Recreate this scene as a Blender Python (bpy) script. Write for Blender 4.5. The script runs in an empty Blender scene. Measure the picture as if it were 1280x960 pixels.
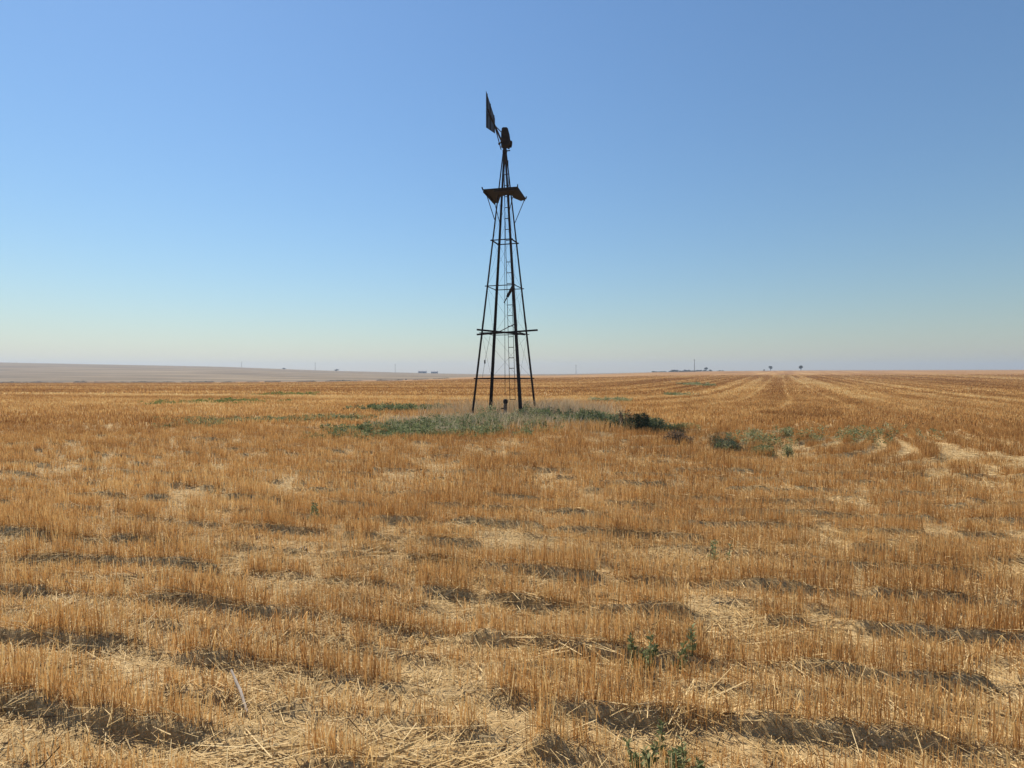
import bpy, bmesh, math, random
import numpy as np
from mathutils import Vector

random.seed(7)
rng = np.random.default_rng(11)
R = math.radians
scene = bpy.context.scene
col = scene.collection

# ------------------------------------------------------------------ camera
F, HZ, EYE = 725.0, 467.0, 1.6          # focal length and horizon row of a 1280 x 960 frame, eye height
cam_d = bpy.data.cameras.new('camera')
cam = bpy.data.objects.new('camera', cam_d)
col.objects.link(cam)
cam.location = (0, 0, EYE)
cam.rotation_euler = (R(90), 0, 0)
cam_d.sensor_fit = 'HORIZONTAL'
cam_d.sensor_width = 36
cam_d.lens = 36 * F / 1280
cam_d.shift_y = -(480 - HZ) / 1280
cam_d.clip_start = 0.05
cam_d.clip_end = 12000
scene.camera = cam

# ------------------------------------------------------------------ sky and sun
SUN_EL, SUN_AZ = 50.0, -40.0
world = bpy.data.worlds.new('World')
scene.world = world
world.use_nodes = True
wn = world.node_tree
sky = wn.nodes.new('ShaderNodeTexSky')
sky.sky_type = 'NISHITA'
sky.sun_disc = False
sky.sun_elevation = R(SUN_EL)
sky.sun_rotation = R(SUN_AZ)
sky.altitude = 1500
sky.air_density = 2.0
sky.dust_density = 0.4
sky.ozone_density = 10.0
bg = wn.nodes['Background']
bg.inputs['Strength'].default_value = 0.082
wn.links.new(sky.outputs[0], bg.inputs['Color'])

sd = bpy.data.lights.new('sun', 'SUN')
sd.energy = 5.0
sd.angle = R(0.5)
sd.color = (1.0, 0.90, 0.76)
sun = bpy.data.objects.new('sun', sd)
col.objects.link(sun)
sv = Vector((math.sin(R(SUN_AZ)) * math.cos(R(SUN_EL)), math.cos(R(SUN_AZ)) * math.cos(R(SUN_EL)), math.sin(R(SUN_EL))))
sun.rotation_euler = sv.to_track_quat('Z', 'Y').to_euler()
sun.location = (0, 0, 60)

scene.view_settings.view_transform = 'Standard'
scene.view_settings.look = 'None'
scene.view_settings.exposure = 0.36
scene.view_settings.gamma = 1.0
scene.view_settings.use_curve_mapping = False
scene.cycles.max_bounces = 6
scene.cycles.diffuse_bounces = 3
scene.cycles.transparent_max_bounces = 6
scene.cycles.volume_bounces = 0
scene.cycles.use_denoising = True
scene.cycles.denoising_prefilter = 'ACCURATE'


# ------------------------------------------------------------------ helpers
def tag(o, label, cat, group=None, kind=None):
    o['label'] = label
    o['category'] = cat
    if group: o['group'] = group
    if kind: o['kind'] = kind
    return o


def empty(name, loc, label, cat, group=None, rz=0.0):
    o = bpy.data.objects.new(name, None)
    col.objects.link(o)
    o.location = loc
    o.rotation_euler = (0, 0, rz)
    o.empty_display_size = 0.2
    return tag(o, label, cat, group)


def link_mesh(name, me, mat, parent=None):
    o = bpy.data.objects.new(name, me)
    col.objects.link(o)
    for m in (mat if isinstance(mat, (list, tuple)) else [mat]):
        me.materials.append(m)
    if parent: o.parent = parent
    return o


def np_mesh(name, V, Q, mat, attrs=None, parent=None, smooth=False):
    """V (n,3) vertices, Q (m,k) polygons of k corners."""
    V = np.asarray(V, dtype=np.float32); Q = np.asarray(Q, dtype=np.int32)
    k = Q.shape[1]
    me = bpy.data.meshes.new(name)
    me.vertices.add(len(V)); me.vertices.foreach_set('co', V.ravel())
    me.loops.add(Q.size); me.loops.foreach_set('vertex_index', Q.ravel())
    me.polygons.add(len(Q))
    me.polygons.foreach_set('loop_start', np.arange(0, Q.size, k, dtype=np.int32))
    me.polygons.foreach_set('loop_total', np.full(len(Q), k, dtype=np.int32))
    if smooth: me.polygons.foreach_set('use_smooth', np.ones(len(Q), dtype=bool))
    for an, av in (attrs or {}).items():
        a = me.attributes.new(an, 'FLOAT', 'POINT')
        a.data.foreach_set('value', np.asarray(av, dtype=np.float32))
    me.update(calc_edges=True)
    return link_mesh(name, me, mat, parent)


def bm_obj(name, bm, mat, parent=None, smooth=False):
    bmesh.ops.recalc_face_normals(bm, faces=bm.faces)
    me = bpy.data.meshes.new(name)
    bm.to_mesh(me); bm.free()
    if smooth:
        for p in me.polygons: p.use_smooth = True
    return link_mesh(name, me, mat, parent)


def frame_of(a, b, up=None):
    d = (b - a).normalized()
    u = Vector(up) if up is not None else (Vector((0, 0, 1)) if abs(d.z) < 0.95 else Vector((1, 0, 0)))
    s = d.cross(u).normalized()
    t = s.cross(d).normalized()
    return d, s, t


def bar(bm, a, b, w, h=None, up=None, w2=None):
    """a square-section bar from a to b"""
    a, b = Vector(a), Vector(b); h = h or w
    d, s, t = frame_of(a, b, up)
    k = (w2 / w) if w2 else 1.0
    vs = []
    for p, q in ((a, 1.0), (b, k)):
        for i, j in ((-1, -1), (1, -1), (1, 1), (-1, 1)):
            vs.append(bm.verts.new(p + s * (i * w * q / 2) + t * (j * h * q / 2)))
    for f in ((0, 1, 2, 3), (7, 6, 5, 4), (0, 4, 5, 1), (1, 5, 6, 2), (2, 6, 7, 3), (3, 7, 4, 0)):
        bm.faces.new([vs[i] for i in f])


def tube(bm, pts, rad, n=8):
    """round tube through pts; rad a number or one per point"""
    pts = [Vector(p) for p in pts]
    rads = rad if isinstance(rad, (list, tuple)) else [rad] * len(pts)
    rings = []
    for i, p in enumerate(pts):
        a = pts[max(0, i - 1)]; b = pts[min(len(pts) - 1, i + 1)]
        d, s, t = frame_of(a, b)
        rings.append([bm.verts.new(p + s * (rads[i] * math.cos(2 * math.pi * j / n)) + t * (rads[i] * math.sin(2 * math.pi * j / n))) for j in range(n)])
    for r0, r1 in zip(rings, rings[1:]):
        for j in range(n):
            bm.faces.new((r0[j], r0[(j + 1) % n], r1[(j + 1) % n], r1[j]))
    bm.faces.new(rings[0][::-1]); bm.faces.new(rings[-1])


def angle_iron(bm, a, b, f1, f2, e1, e2, th=0.012, k1=1.0):
    """L section from a to b: flanges of width f1 / f2 along e1 / e2"""
    a, b, e1, e2 = Vector(a), Vector(b), Vector(e1), Vector(e2)
    prof = [Vector((0, 0, 0)), e1 * f1, e1 * f1 + e2 * th, e1 * th + e2 * th, e1 * th + e2 * f2, e2 * f2]
    r0 = [bm.verts.new(a + p) for p in prof]; r1 = [bm.verts.new(b + p * k1) for p in prof]
    for j in range(6):
        bm.faces.new((r0[j], r0[(j + 1) % 6], r1[(j + 1) % 6], r1[j]))
    bm.faces.new(r0[::-1]); bm.faces.new(r1)


_tabs = {}
def vn(x, y, s, seed=0):
    """smooth 2-D value noise 0..1, feature size s"""
    if seed not in _tabs: _tabs[seed] = np.random.default_rng(100 + seed).random((256, 256))
    T = _tabs[seed]
    u = np.asarray(x) / s; v = np.asarray(y) / s
    i = np.floor(u).astype(int); j = np.floor(v).astype(int)
    fu = u - i; fv = v - j
    fu = fu * fu * (3 - 2 * fu); fv = fv * fv * (3 - 2 * fv)
    i0, i1, j0, j1 = i & 255, (i + 1) & 255, j & 255, (j + 1) & 255
    return (T[i0, j0] * (1 - fu) + T[i1, j0] * fu) * (1 - fv) + (T[i0, j1] * (1 - fu) + T[i1, j1] * fu) * fv


def sst(a, b, x):
    t = np.clip((np.asarray(x, dtype=float) - a) / (b - a), 0, 1)
    return t * t * (3 - 2 * t)


# ------------------------------------------------------------------ the lie of the land
PX = [-300, 0, 280, 400, 500, 560, 620, 700, 760, 820, 900, 1000, 1280, 1600]
P_SKY = [449, 453, 458.5, 463, 465.6, 467.0, 468.0, 467.6, 466.6, 465.2, 463.8, 463.0, 462.2, 462.2]
P_EDGE = [478.5, 478.5, 478, 477, 475.5, 473, 470, 469.2, 467.6, 465.4, 464.0, 463.2, 462.4, 462.4]
D_EDGE = [330, 330, 330, 340, 360, 390, 430, 450, 480, 500, 510, 520, 520, 520]
D_SKY = [850, 850, 860, 880, 930, 950, 950, 930, 800, 570, 560, 560, 560, 560]
D0 = 50.0


def land(x, y):
    """broad height of the ground"""
    x = np.asarray(x, dtype=float); y = np.asarray(y, dtype=float)
    d = np.maximum(y, D0)
    X = 640 + F * np.clip(x / d, -1.3, 1.3)
    yb = np.interp(X, PX, P_EDGE); ys = np.interp(X, PX, P_SKY)
    r1 = np.interp(X, PX, D_EDGE); r2 = np.interp(X, PX, D_SKY)
    p0 = HZ + EYE * F / D0
    L1 = np.log(r1 / D0)
    k = np.clip((EYE * F / D0) * L1 / (p0 - yb), 0.5, 8)
    s = np.clip(np.log(d / D0) / L1, 0, 1)
    pa = yb + (p0 - yb) * (np.exp(-k * s) - np.exp(-k)) / (1 - np.exp(-k))
    s2 = np.clip(np.log(d / r1) / np.log(r2 / r1), 0, 1)
    pb = yb + (ys - yb) * s2 * (2 - s2)
    p = np.where(d < r1, pa, pb)
    z = EYE + (HZ - p) / F * np.minimum(d, r2)
    z = np.where(d > r2, z - 0.004 * (d - r2), z)
    return np.where(y <= D0, 0.0, z)


def field_edge(x, y):
    d = np.maximum(y, D0)
    X = 640 + F * np.clip(x / d, -1.3, 1.3)
    return np.interp(X, PX, D_EDGE)


ROW = 0.33
def rowv(x, y):
    """row coordinate: constant along a drilled row"""
    x = np.asarray(x, dtype=float); y = np.asarray(y, dtype=float)
    xr = np.maximum(x - 0.5, 0)
    w = sst(7, 15, y)
    bend = w * np.where(xr < 16, 0.075 * xr ** 2, 19.2 + 2.4 * (xr - 16))
    wob = 0.15 * (vn(x, y, 2.6, 31) - 0.5) + 0.5 * (vn(x, y, 8.0, 32) - 0.5)
    return y + 0.24 * x - bend + wob


def island(x, y):
    """1 inside the unfarmed patch round the tower, 0 outside"""
    n = (vn(x, y, 1.1, 41) - 0.5) * 0.45 + (vn(x, y, 3.0, 42) - 0.5) * 0.35
    r = np.sqrt(((x + 0.15) / 4.6) ** 2 + ((y - 18.6) / 4.3) ** 2) + n
    return sst(1.08, 0.90, r)


def strong(x, y):
    """1 on the rows that came up well, 0 on the thin rows between them"""
    q = np.floor(rowv(x, y) / ROW)
    return np.where((q % 2 < 1) ^ (vn(x, y, 3.5, 15) > 0.62), 1.0, 0.0)


def clump(x, y):
    """where the drilled rows have plants (1) or a gap (0)"""
    rv = rowv(x, y)
    return sst(0.29, 0.45, 0.62 * vn(x, rv * 1.2, 0.25, 11) + 0.38 * vn(x, rv * 2.0, 1.1, 12))


def ground(x, y):
    x = np.asarray(x, dtype=float); y = np.asarray(y, dtype=float)
    z = land(x, y)
    near = sst(45, 15, y)
    ph = (rowv(x, y) / ROW) % 1.0
    z = z + near * ((0.050 * sst(0.20, 0.29, ph) * (1 - sst(0.42, 1.0, ph)) * clump(x, y) * (0.45 + 0.7 * strong(x, y)) * sst(0.18, 0.50, vn(x, y * 2, 0.40, 4)) + 0.012 * sst(0.2, 0.4, ph) * (1 - sst(.5, 1., ph))) * (1 - island(x, y)) + 0.05 * (vn(x, y, 0.55, 1) - 0.5)
                    + 0.022 * (vn(x, y, 0.13, 2) - 0.5) + 0.07 * (vn(x, y, 2.2, 3) - 0.5))
    trk = y + 0.05 * x + 0.25 * (vn(x, y, 2.0, 5) - 0.5)
    z = z - near * 0.085 * np.exp(-((trk - 5.15) / 0.15) ** 2) * (0.3 + 0.7 * sst(.3, .6, vn(x, y, .5, 6)))
    z = z + 0.03 * island(x, y)
    return z


# ------------------------------------------------------------------ materials
def mat_new(name):
    m = bpy.data.materials.new(name); m.use_nodes = True
    nt = m.node_tree; b = nt.nodes['Principled BSDF']
    return m, nt, b


def N(nt, typ, **kw):
    n = nt.nodes.new(typ)
    for k, v in kw.items(): setattr(n, k, v)
    return n


def ramp(nt, stops, fac=None):
    r = N(nt, 'ShaderNodeValToRGB')
    e = r.color_ramp.elements
    while len(e) < len(stops): e.new(0.5)
    for i, (p, c) in enumerate(stops):
        e[i].position = p; e[i].color = (*c, 1)
    if fac is not None: nt.links.new(fac, r.inputs[0])
    return r


def noise(nt, scale, detail=4, rough=0.6, vec=None, dist=0.0):
    n = N(nt, 'ShaderNodeTexNoise')
    n.inputs['Scale'].default_value = scale; n.inputs['Detail'].default_value = detail
    n.inputs['Roughness'].default_value = rough; n.inputs['Distortion'].default_value = dist
    if vec is not None: nt.links.new(vec, n.inputs['Vector'])
    return n


def mixc(nt, fac, a, b, blend='MIX'):
    m = N(nt, 'ShaderNodeMix', data_type='RGBA', blend_type=blend)
    for s, v in ((0, fac), (6, a), (7, b)):
        if hasattr(v, 'default_value') or hasattr(v, 'is_output'): nt.links.new(v, m.inputs[s])
        elif s == 0: m.inputs[0].default_value = v
        else: m.inputs[s].default_value = (*v, 1)
    return m.outputs[2]


def blade_mat(name, stops, trans=0.3, rough=0.6):
    """thin plant tissue: colour by the per-stalk attribute 'tint', some light passes through"""
    m, nt, b = mat_new(name)
    at = N(nt, 'ShaderNodeAttribute', attribute_name='tint')
    rp = ramp(nt, stops, at.outputs['Fac'])
    nt.links.new(rp.outputs[0], b.inputs['Base Color'])
    b.inputs['Roughness'].default_value = rough
    b.inputs['Specular IOR Level'].default_value = 0.12
    tr = N(nt, 'ShaderNodeBsdfTranslucent')
    nt.links.new(rp.outputs[0], tr.inputs[0])
    mx = N(nt, 'ShaderNodeMixShader'); mx.inputs[0].default_value = trans
    nt.links.new(b.outputs[0], mx.inputs[1]); nt.links.new(tr.outputs[0], mx.inputs[2])
    nt.links.new(mx.outputs[0], nt.nodes['Material Output'].inputs[0])
    return m


def surf_mat(name, stops, scale=8, rough=0.8, bump=0.3, metal=0.0, stretch=None):
    m, nt, b = mat_new(name)
    tc = N(nt, 'ShaderNodeTexCoord')
    vec = tc.outputs['Object']
    if stretch:
        mp = N(nt, 'ShaderNodeMapping'); mp.inputs['Scale'].default_value = stretch
        nt.links.new(vec, mp.inputs[0]); vec = mp.outputs[0]
    n = noise(nt, scale, 6, 0.65, vec)
    rp = ramp(nt, stops, n.outputs['Fac'])
    nt.links.new(rp.outputs[0], b.inputs['Base Color'])
    b.inputs['Roughness'].default_value = rough; b.inputs['Metallic'].default_value = metal
    b.inputs['Specular IOR Level'].default_value = 0.3
    if bump:
        bp = N(nt, 'ShaderNodeBump'); bp.inputs['Strength'].default_value = bump; bp.inputs['Distance'].default_value = 0.01
        nt.links.new(n.outputs['Fac'], bp.inputs['Height']); nt.links.new(bp.outputs[0], b.inputs['Normal'])
    return m


# stubble colours
STUB = [(0.0, (0.28, 0.135, 0.045)), (0.25, (0.46, 0.248, 0.085)), (0.6, (0.63, 0.370, 0.135)), (0.85, (0.76, 0.53, 0.22)), (1.0, (0.82, 0.64, 0.33))]
LITTER = [(0.0, (0.075, 0.045, 0.022)), (0.22, (0.20, 0.115, 0.045)), (0.45, (0.54, 0.37, 0.155)), (1.0, (0.80, 0.62, 0.33))]
GREEN = [(0.0, (0.080, 0.100, 0.042)), (0.4, (0.185, 0.215, 0.090)), (0.75, (0.29, 0.31, 0.15)), (1.0, (0.48, 0.43, 0.25))]
M_stub = blade_mat('stubble_straw', STUB, 0.4)
M_litter = blade_mat('loose_straw', LITTER, 0.2)
M_green = blade_mat('weed_leaf', GREEN, 0.35)
M_dry = blade_mat('dry_grass_blade', [(0, (0.30, 0.20, 0.10)), (0.5, (0.50, 0.37, 0.21)), (1, (0.66, 0.55, 0.39))], 0.35)
M_rustgrass = blade_mat('orange_grass_blade', [(0, (0.34, 0.18, 0.06)), (0.5, (0.54, 0.31, 0.11)), (1, (0.70, 0.47, 0.22))], 0.45)
M_deadweed = blade_mat('dead_weed_twig', [(0, (0.09, 0.060, 0.038)), (0.6, (0.20, 0.14, 0.088)), (1, (0.32, 0.245, 0.165))], 0.25)
M_bush = blade_mat('dark_bush_leaf', [(0, (0.055, 0.062, 0.030)), (0.6, (0.125, 0.135, 0.065)), (1, (0.27, 0.235, 0.14))], 0.35)
M_rough = blade_mat('rough_grass_blade', [(0, (0.10, 0.080, 0.040)), (1, (0.26, 0.205, 0.115))], 0.2)
M_brightgreen = blade_mat('young_green_leaf', [(0, (0.10, 0.15, 0.035)), (1, (0.22, 0.27, 0.075))], 0.35)
M_treeleaf = blade_mat('tree_leaf', [(0, (0.020, 0.030, 0.016)), (1, (0.060, 0.075, 0.040))], 0.15)
M_iron = surf_mat('rusty_iron', [(0.3, (0.010, 0.008, 0.008)), (0.55, (0.022, 0.015, 0.012)), (0.75, (0.060, 0.028, 0.016))], 9, 0.85, 0.25)
M_ladder = surf_mat('ladder_rust', [(0.3, (0.018, 0.013, 0.012)), (0.6, (0.042, 0.025, 0.018)), (0.8, (0.12, 0.052, 0.025))], 5, 0.8, 0.2)
M_vane = surf_mat('weathered_sheet', [(0.3, (0.020, 0.020, 0.022)), (0.55, (0.036, 0.031, 0.029)), (0.75, (0.070, 0.042, 0.029))], 3.5, 0.6, 0.1, 0.3)
M_oldwood = surf_mat('old_timber', [(0.3, (0.012, 0.009, 0.008)), (0.6, (0.022, 0.016, 0.013)), (0.8, (0.042, 0.030, 0.023))], 6, 0.9, 0.5, 0, (8, 8, 1))
M_palewood = surf_mat('grey_post_wood', [(0.3, (0.055, 0.038, 0.028)), (0.5, (0.16, 0.115, 0.08)), (0.7, (0.34, 0.27, 0.21))], 7, 0.9, 0.6, 0, (5, 5, 1.2))
M_polewood = surf_mat('pole_wood', [(0.3, (0.10, 0.085, 0.075)), (0.7, (0.17, 0.145, 0.125))], 3, 0.9, 0.2)
M_bark = surf_mat('bark', [(0.3, (0.05, 0.04, 0.03)), (0.7, (0.10, 0.08, 0.06))], 3, 0.9, 0.4)
M_shedwall = surf_mat('shed_wall', [(0.3, (0.15, 0.135, 0.13)), (0.7, (0.21, 0.19, 0.18))], 0.8, 0.8, 0.1)
M_shedroof = surf_mat('shed_roof', [(0.3, (0.20, 0.19, 0.19)), (0.7, (0.29, 0.27, 0.265))], 0.6, 0.6, 0.1)
M_sheddoor = surf_mat('shed_door', [(0.3, (0.05, 0.045, 0.04)), (0.7, (0.08, 0.07, 0.065))], 2, 0.8, 0.1)
M_clod = surf_mat('soil_clod_earth', [(0.3, (0.18, 0.125, 0.075)), (0.7, (0.36, 0.26, 0.155))], 18, 0.95, 0.7)
M_stick = surf_mat('bleached_wood', [(0.3, (0.36, 0.29, 0.22)), (0.7, (0.58, 0.50, 0.40))], 14, 0.85, 0.4)


def ground_mat():
    m, nt, b = mat_new('field_earth')
    L = nt.links.new
    tc = N(nt, 'ShaderNodeTexCoord'); P = tc.outputs['Object']
    # bare soil with chaff
    n1 = noise(nt, 9.0, 9, 0.74, P)
    soil = ramp(nt, [(0.26, (0.20, 0.13, 0.06)), (0.44, (0.43, 0.30, 0.145)), (0.72, (0.62, 0.465, 0.25))], n1.outputs['Fac'])
    mp = N(nt, 'ShaderNodeMapping'); mp.inputs['Scale'].default_value = (60, 95, 60); mp.inputs['Rotation'].default_value = (0, 0, 0.5)
    L(P, mp.inputs[0])
    n2 = noise(nt, 1.0, 6, 0.75, mp.outputs[0], 1.2)
    chf = ramp(nt, [(0.50, (0, 0, 0)), (0.62, (1, 1, 1))], n2.outputs['Fac'])
    chaff = ramp(nt, [(0.3, (0.30, 0.19, 0.075)), (0.7, (0.68, 0.50, 0.25))], noise(nt, 30, 3, 0.6, P).outputs['Fac'])
    near = mixc(nt, chf.outputs[0], soil.outputs[0], chaff.outputs[0])
    # stubble cover as seen past the modelled stalks
    av = N(nt, 'ShaderNodeAttribute', attribute_name='rowv')
    cx = N(nt, 'ShaderNodeSeparateXYZ'); L(P, cx.inputs[0])
    cm = N(nt, 'ShaderNodeCombineXYZ')
    def mul(src, f):
        q = N(nt, 'ShaderNodeMath', operation='MULTIPLY'); L(src, q.inputs[0]); q.inputs[1].default_value = f; return q.outputs[0]
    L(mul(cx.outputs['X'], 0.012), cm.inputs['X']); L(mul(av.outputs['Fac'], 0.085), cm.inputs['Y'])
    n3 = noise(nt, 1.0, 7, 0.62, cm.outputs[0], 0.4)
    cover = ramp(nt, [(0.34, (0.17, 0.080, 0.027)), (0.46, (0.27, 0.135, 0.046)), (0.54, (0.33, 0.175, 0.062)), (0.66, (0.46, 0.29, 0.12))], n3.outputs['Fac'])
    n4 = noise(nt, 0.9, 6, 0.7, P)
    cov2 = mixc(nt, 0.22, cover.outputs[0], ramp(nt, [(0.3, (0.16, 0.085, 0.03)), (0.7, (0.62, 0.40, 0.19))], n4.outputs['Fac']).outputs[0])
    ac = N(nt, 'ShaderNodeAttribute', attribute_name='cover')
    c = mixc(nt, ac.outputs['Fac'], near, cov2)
    # far pasture on the rise
    mp2 = N(nt, 'ShaderNodeMapping'); mp2.inputs['Scale'].default_value = (0.008, 0.05, 0.05); L(P, mp2.inputs[0])
    n5 = noise(nt, 1.0, 8, 0.68, mp2.outputs[0], 0.3)
    past = ramp(nt, [(0.34, (0.115, 0.082, 0.044)), (0.48, (0.185, 0.134, 0.075)), (0.66, (0.30, 0.225, 0.135))], n5.outputs['Fac'])
    ap = N(nt, 'ShaderNodeAttribute', attribute_name='pasture')
    c = mixc(nt, ap.outputs['Fac'], c, past.outputs[0])
    ai = N(nt, 'ShaderNodeAttribute', attribute_name='island')
    c = mixc(nt, ai.outputs['Fac'], c, ramp(nt, [(0.3, (0.10, 0.085, 0.045)), (0.7, (0.27, 0.20, 0.115))], n1.outputs['Fac']).outputs[0])
    L(c, b.inputs['Base Color'])
    b.inputs['Roughness'].default_value = 0.95; b.inputs['Specular IOR Level'].default_value = 0.1
    hb = noise(nt, 22, 8, 0.7, P)
    ad = N(nt, 'ShaderNodeMath', operation='ADD'); L(hb.outputs['Fac'], ad.inputs[0]); L(mul(chf.outputs[0], 0.4), ad.inputs[1])
    bp = N(nt, 'ShaderNodeBump'); bp.inputs['Strength'].default_value = 0.7; bp.inputs['Distance'].default_value = 0.02
    L(ad.outputs[0], bp.inputs['Height']); L(bp.outputs[0], b.inputs['Normal'])
    return m


# ------------------------------------------------------------------ the ground: one sheet to the horizon
def build_ground():
    az = np.concatenate([np.radians(np.linspace(-62, 62, 760)), np.radians(np.linspace(66, 294, 58))])
    rad = np.concatenate([[0.02], np.concatenate([np.geomspace(0.5, 18, 620), np.geomspace(18.2, 2400, 330)])])
    A, Rr = np.meshgrid(az, rad)
    x = Rr * np.sin(A); y = Rr * np.cos(A)
    z = ground(x, y)
    V = np.stack([x, y, z], -1).reshape(-1, 3)
    na, nr = len(az), len(rad)
    i, j = np.meshgrid(np.arange(nr - 1), np.arange(na), indexing='ij')
    j2 = (j + 1) % na
    Q = np.stack([i * na + j, (i + 1) * na + j, (i + 1) * na + j2, i * na + j2], -1).reshape(-1, 4)[:, ::-1]
    fx, fy = V[:, 0], V[:, 1]
    fe = field_edge(fx, fy)
    past = sst(-9, 9, fy - fe + 40 * (vn(fx, fy * 0.5, 30, 8) - 0.5))
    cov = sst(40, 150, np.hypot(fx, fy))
    o = np_mesh('ground', V, Q, ground_mat(), {'rowv': rowv(fx, fy), 'pasture': past, 'cover': cov, 'island': island(fx, fy)}, None, True)
    tag(o, 'harvested field of pale soil running out to a low grey rise', 'ground', kind='structure')


build_ground()


def build_haze():
    g = bpy.data.objects['ground']
    zs = np.empty(len(g.data.vertices) * 3, dtype=np.float32); g.data.vertices.foreach_get('co', zs)
    z0 = float(zs[2::3].min()) - 1.0; z1 = 45.0; r = 2450
    bm = bmesh.new(); bmesh.ops.create_cube(bm, size=1)
    for v in bm.verts: v.co = Vector((v.co.x * 2 * r, v.co.y * 2 * r, z0 + (v.co.z + .5) * (z1 - z0)))
    m = bpy.data.materials.new('hazy_air'); m.use_nodes = True; nt = m.node_tree; nt.nodes.clear()
    o = nt.nodes.new('ShaderNodeOutputMaterial'); v = nt.nodes.new('ShaderNodeVolumePrincipled')
    v.inputs['Density'].default_value = HAZE; v.inputs['Color'].default_value = (0.60, 0.735, 0.93, 1); v.inputs['Anisotropy'].default_value = 0.2
    nt.links.new(v.outputs[0], o.inputs['Volume'])
    h = bm_obj('haze', bm, m); h.display_type = 'WIRE'
    tag(h, 'thin pale summer haze over the whole field', 'haze', kind='stuff')


HAZE = 0.00042
build_haze()


# ------------------------------------------------------------------ blades and leaves
class Blades:
    def __init__(s): s.V = []; s.Q = []; s.T = []; s.n = 0
    def add(s, V, Q, T):
        s.V.append(V); s.Q.append(Q + s.n); s.T.append(T); s.n += len(V)
    def build(s, name, mat, parent=None):
        return np_mesh(name, np.concatenate(s.V), np.concatenate(s.Q), mat, {'tint': np.concatenate(s.T)}, parent)

    def prism(s, P, D, w, tint):
        """3-sided stalk from P along D, (n,3) each"""
        n = len(P); a = rng.random(n) * 6.283
        vs = []
        for q, k in ((P, 1.0), (P + D, 0.85)):
            for t in range(3):
                an = a + t * 2.094
                vs.append(q + np.stack([np.cos(an) * w * k, np.sin(an) * w * k, 0 * an], -1) * 0.58)
        V = np.stack(vs, 1).reshape(-1, 3)
        b = np.arange(n)[:, None] * 6
        Q = np.concatenate([b + np.array([[0, 1, 4, 3]]), b + np.array([[1, 2, 5, 4]]), b + np.array([[2, 0, 3, 5]])])
        s.add(V, Q, np.repeat(tint, 6))

    def ribbon(s, P, D, w, tint, top=0.8, yaw=None):
        """one flat upright strip"""
        n = len(P); a = rng.random(n) * 6.283 if yaw is None else yaw
        h = np.stack([np.cos(a), np.sin(a), 0 * a], -1) * (w / 2)[:, None]
        V = np.stack([P - h, P + h, P + D + h * top, P + D - h * top], 1).reshape(-1, 3)
        Q = np.arange(n)[:, None] * 4 + np.array([[0, 1, 2, 3]])
        s.add(V, Q, np.repeat(tint, 4))

    def bent(s, P, D, B, w, tint):
        """blade of two strips: rises along D, then bends along B to a point"""
        n = len(P); a = rng.random(n) * 6.283
        h = np.stack([np.cos(a), np.sin(a), 0 * a], -1) * (w / 2)[:, None]
        m = P + D; e = m + B
        V = np.stack([P - h, P + h, m + h * .8, m - h * .8, e + h * .12, e - h * .12], 1).reshape(-1, 3)
        b = np.arange(n)[:, None] * 6
        Q = np.concatenate([b + np.array([[0, 1, 2, 3]]), b + np.array([[3, 2, 4, 5]])])
        s.add(V, Q, np.repeat(tint, 6))

    def leaf(s, P, D, w, tint):
        """pointed leaf, a bent diamond"""
        n = len(P)
        up = rng.normal(size=(n, 3)); sd_ = np.cross(D, up); sd_ /= np.linalg.norm(sd_, axis=1, keepdims=True) + 1e-9
        m = P + D * 0.45; nrm = np.cross(sd_, D)
        V = np.stack([P, m + sd_ * (w / 2)[:, None], P + D - nrm * 0.15, m - sd_ * (w / 2)[:, None]], 1).reshape(-1, 3)
        Q = np.arange(n)[:, None] * 4 + np.array([[0, 1, 2, 3]])
        s.add(V, Q, np.repeat(tint, 4))


def scatter(y0, y1, dens, spread=1.02, margin=1.6):
    """random points in the wedge in front of the camera"""
    n = int(dens * (spread * (y1 ** 2 - y0 ** 2) + 2 * margin * (y1 - y0)))
    u = rng.random(n)
    # area grows with y
    a, b = spread, margin
    lo = a * y0 ** 2 + 2 * b * y0; hi = a * y1 ** 2 + 2 * b * y1
    c = lo + u * (hi - lo)
    y = (-2 * b + np.sqrt(4 * b * b + 4 * a * c)) / (2 * a)
    x = (rng.random(n) * 2 - 1) * (a * y + b)
    return x, y


def tram(rv, y):
    """pale passes left by the machinery"""
    return np.exp(-(((rv % 5.5) - 2.7) / 0.38) ** 2) * sst(17, 27, y)


def row_keep(x, y, sig):
    ph = (rowv(x, y) / ROW) % 1.0
    d = (ph - 0.5) * ROW
    sig = sig * (1 + 1.2 * sst(5, 10, x) * sst(12, 18, y))
    p = np.exp(-(d / sig) ** 2) * (1 - sst(22, 14, y) * 0.35 * (1 - strong(x, y)))
    rv = rowv(x, y)
    cl = clump(x, y)
    trk = y + 0.05 * x + 0.25 * (vn(x, y, 2.0, 5) - 0.5)
    p = p * (1 - 0.5 * sst(.35, .6, vn(x, y, 1.2, 14)) * np.exp(-(((rv % 1.9) - 0.95) / 0.2) ** 2) * sst(2.0, 4.5, x) * sst(9.5, 11.5, y) * sst(18, 14, y))
    p = p * (1 - 0.45 * tram(rv, y))
    p = p * (0.05 + 0.95 * cl) * (1 - 0.8 * np.exp(-((trk - 5.15) / 0.17) ** 2))
    return p * (1 - island(x, y))


def lean_vec(n, h, s):
    D = np.stack([rng.normal(0, s, n), rng.normal(0, s, n), np.ones(n)], -1)
    return D / np.linalg.norm(D, axis=1, keepdims=True) * h[:, None]


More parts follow.
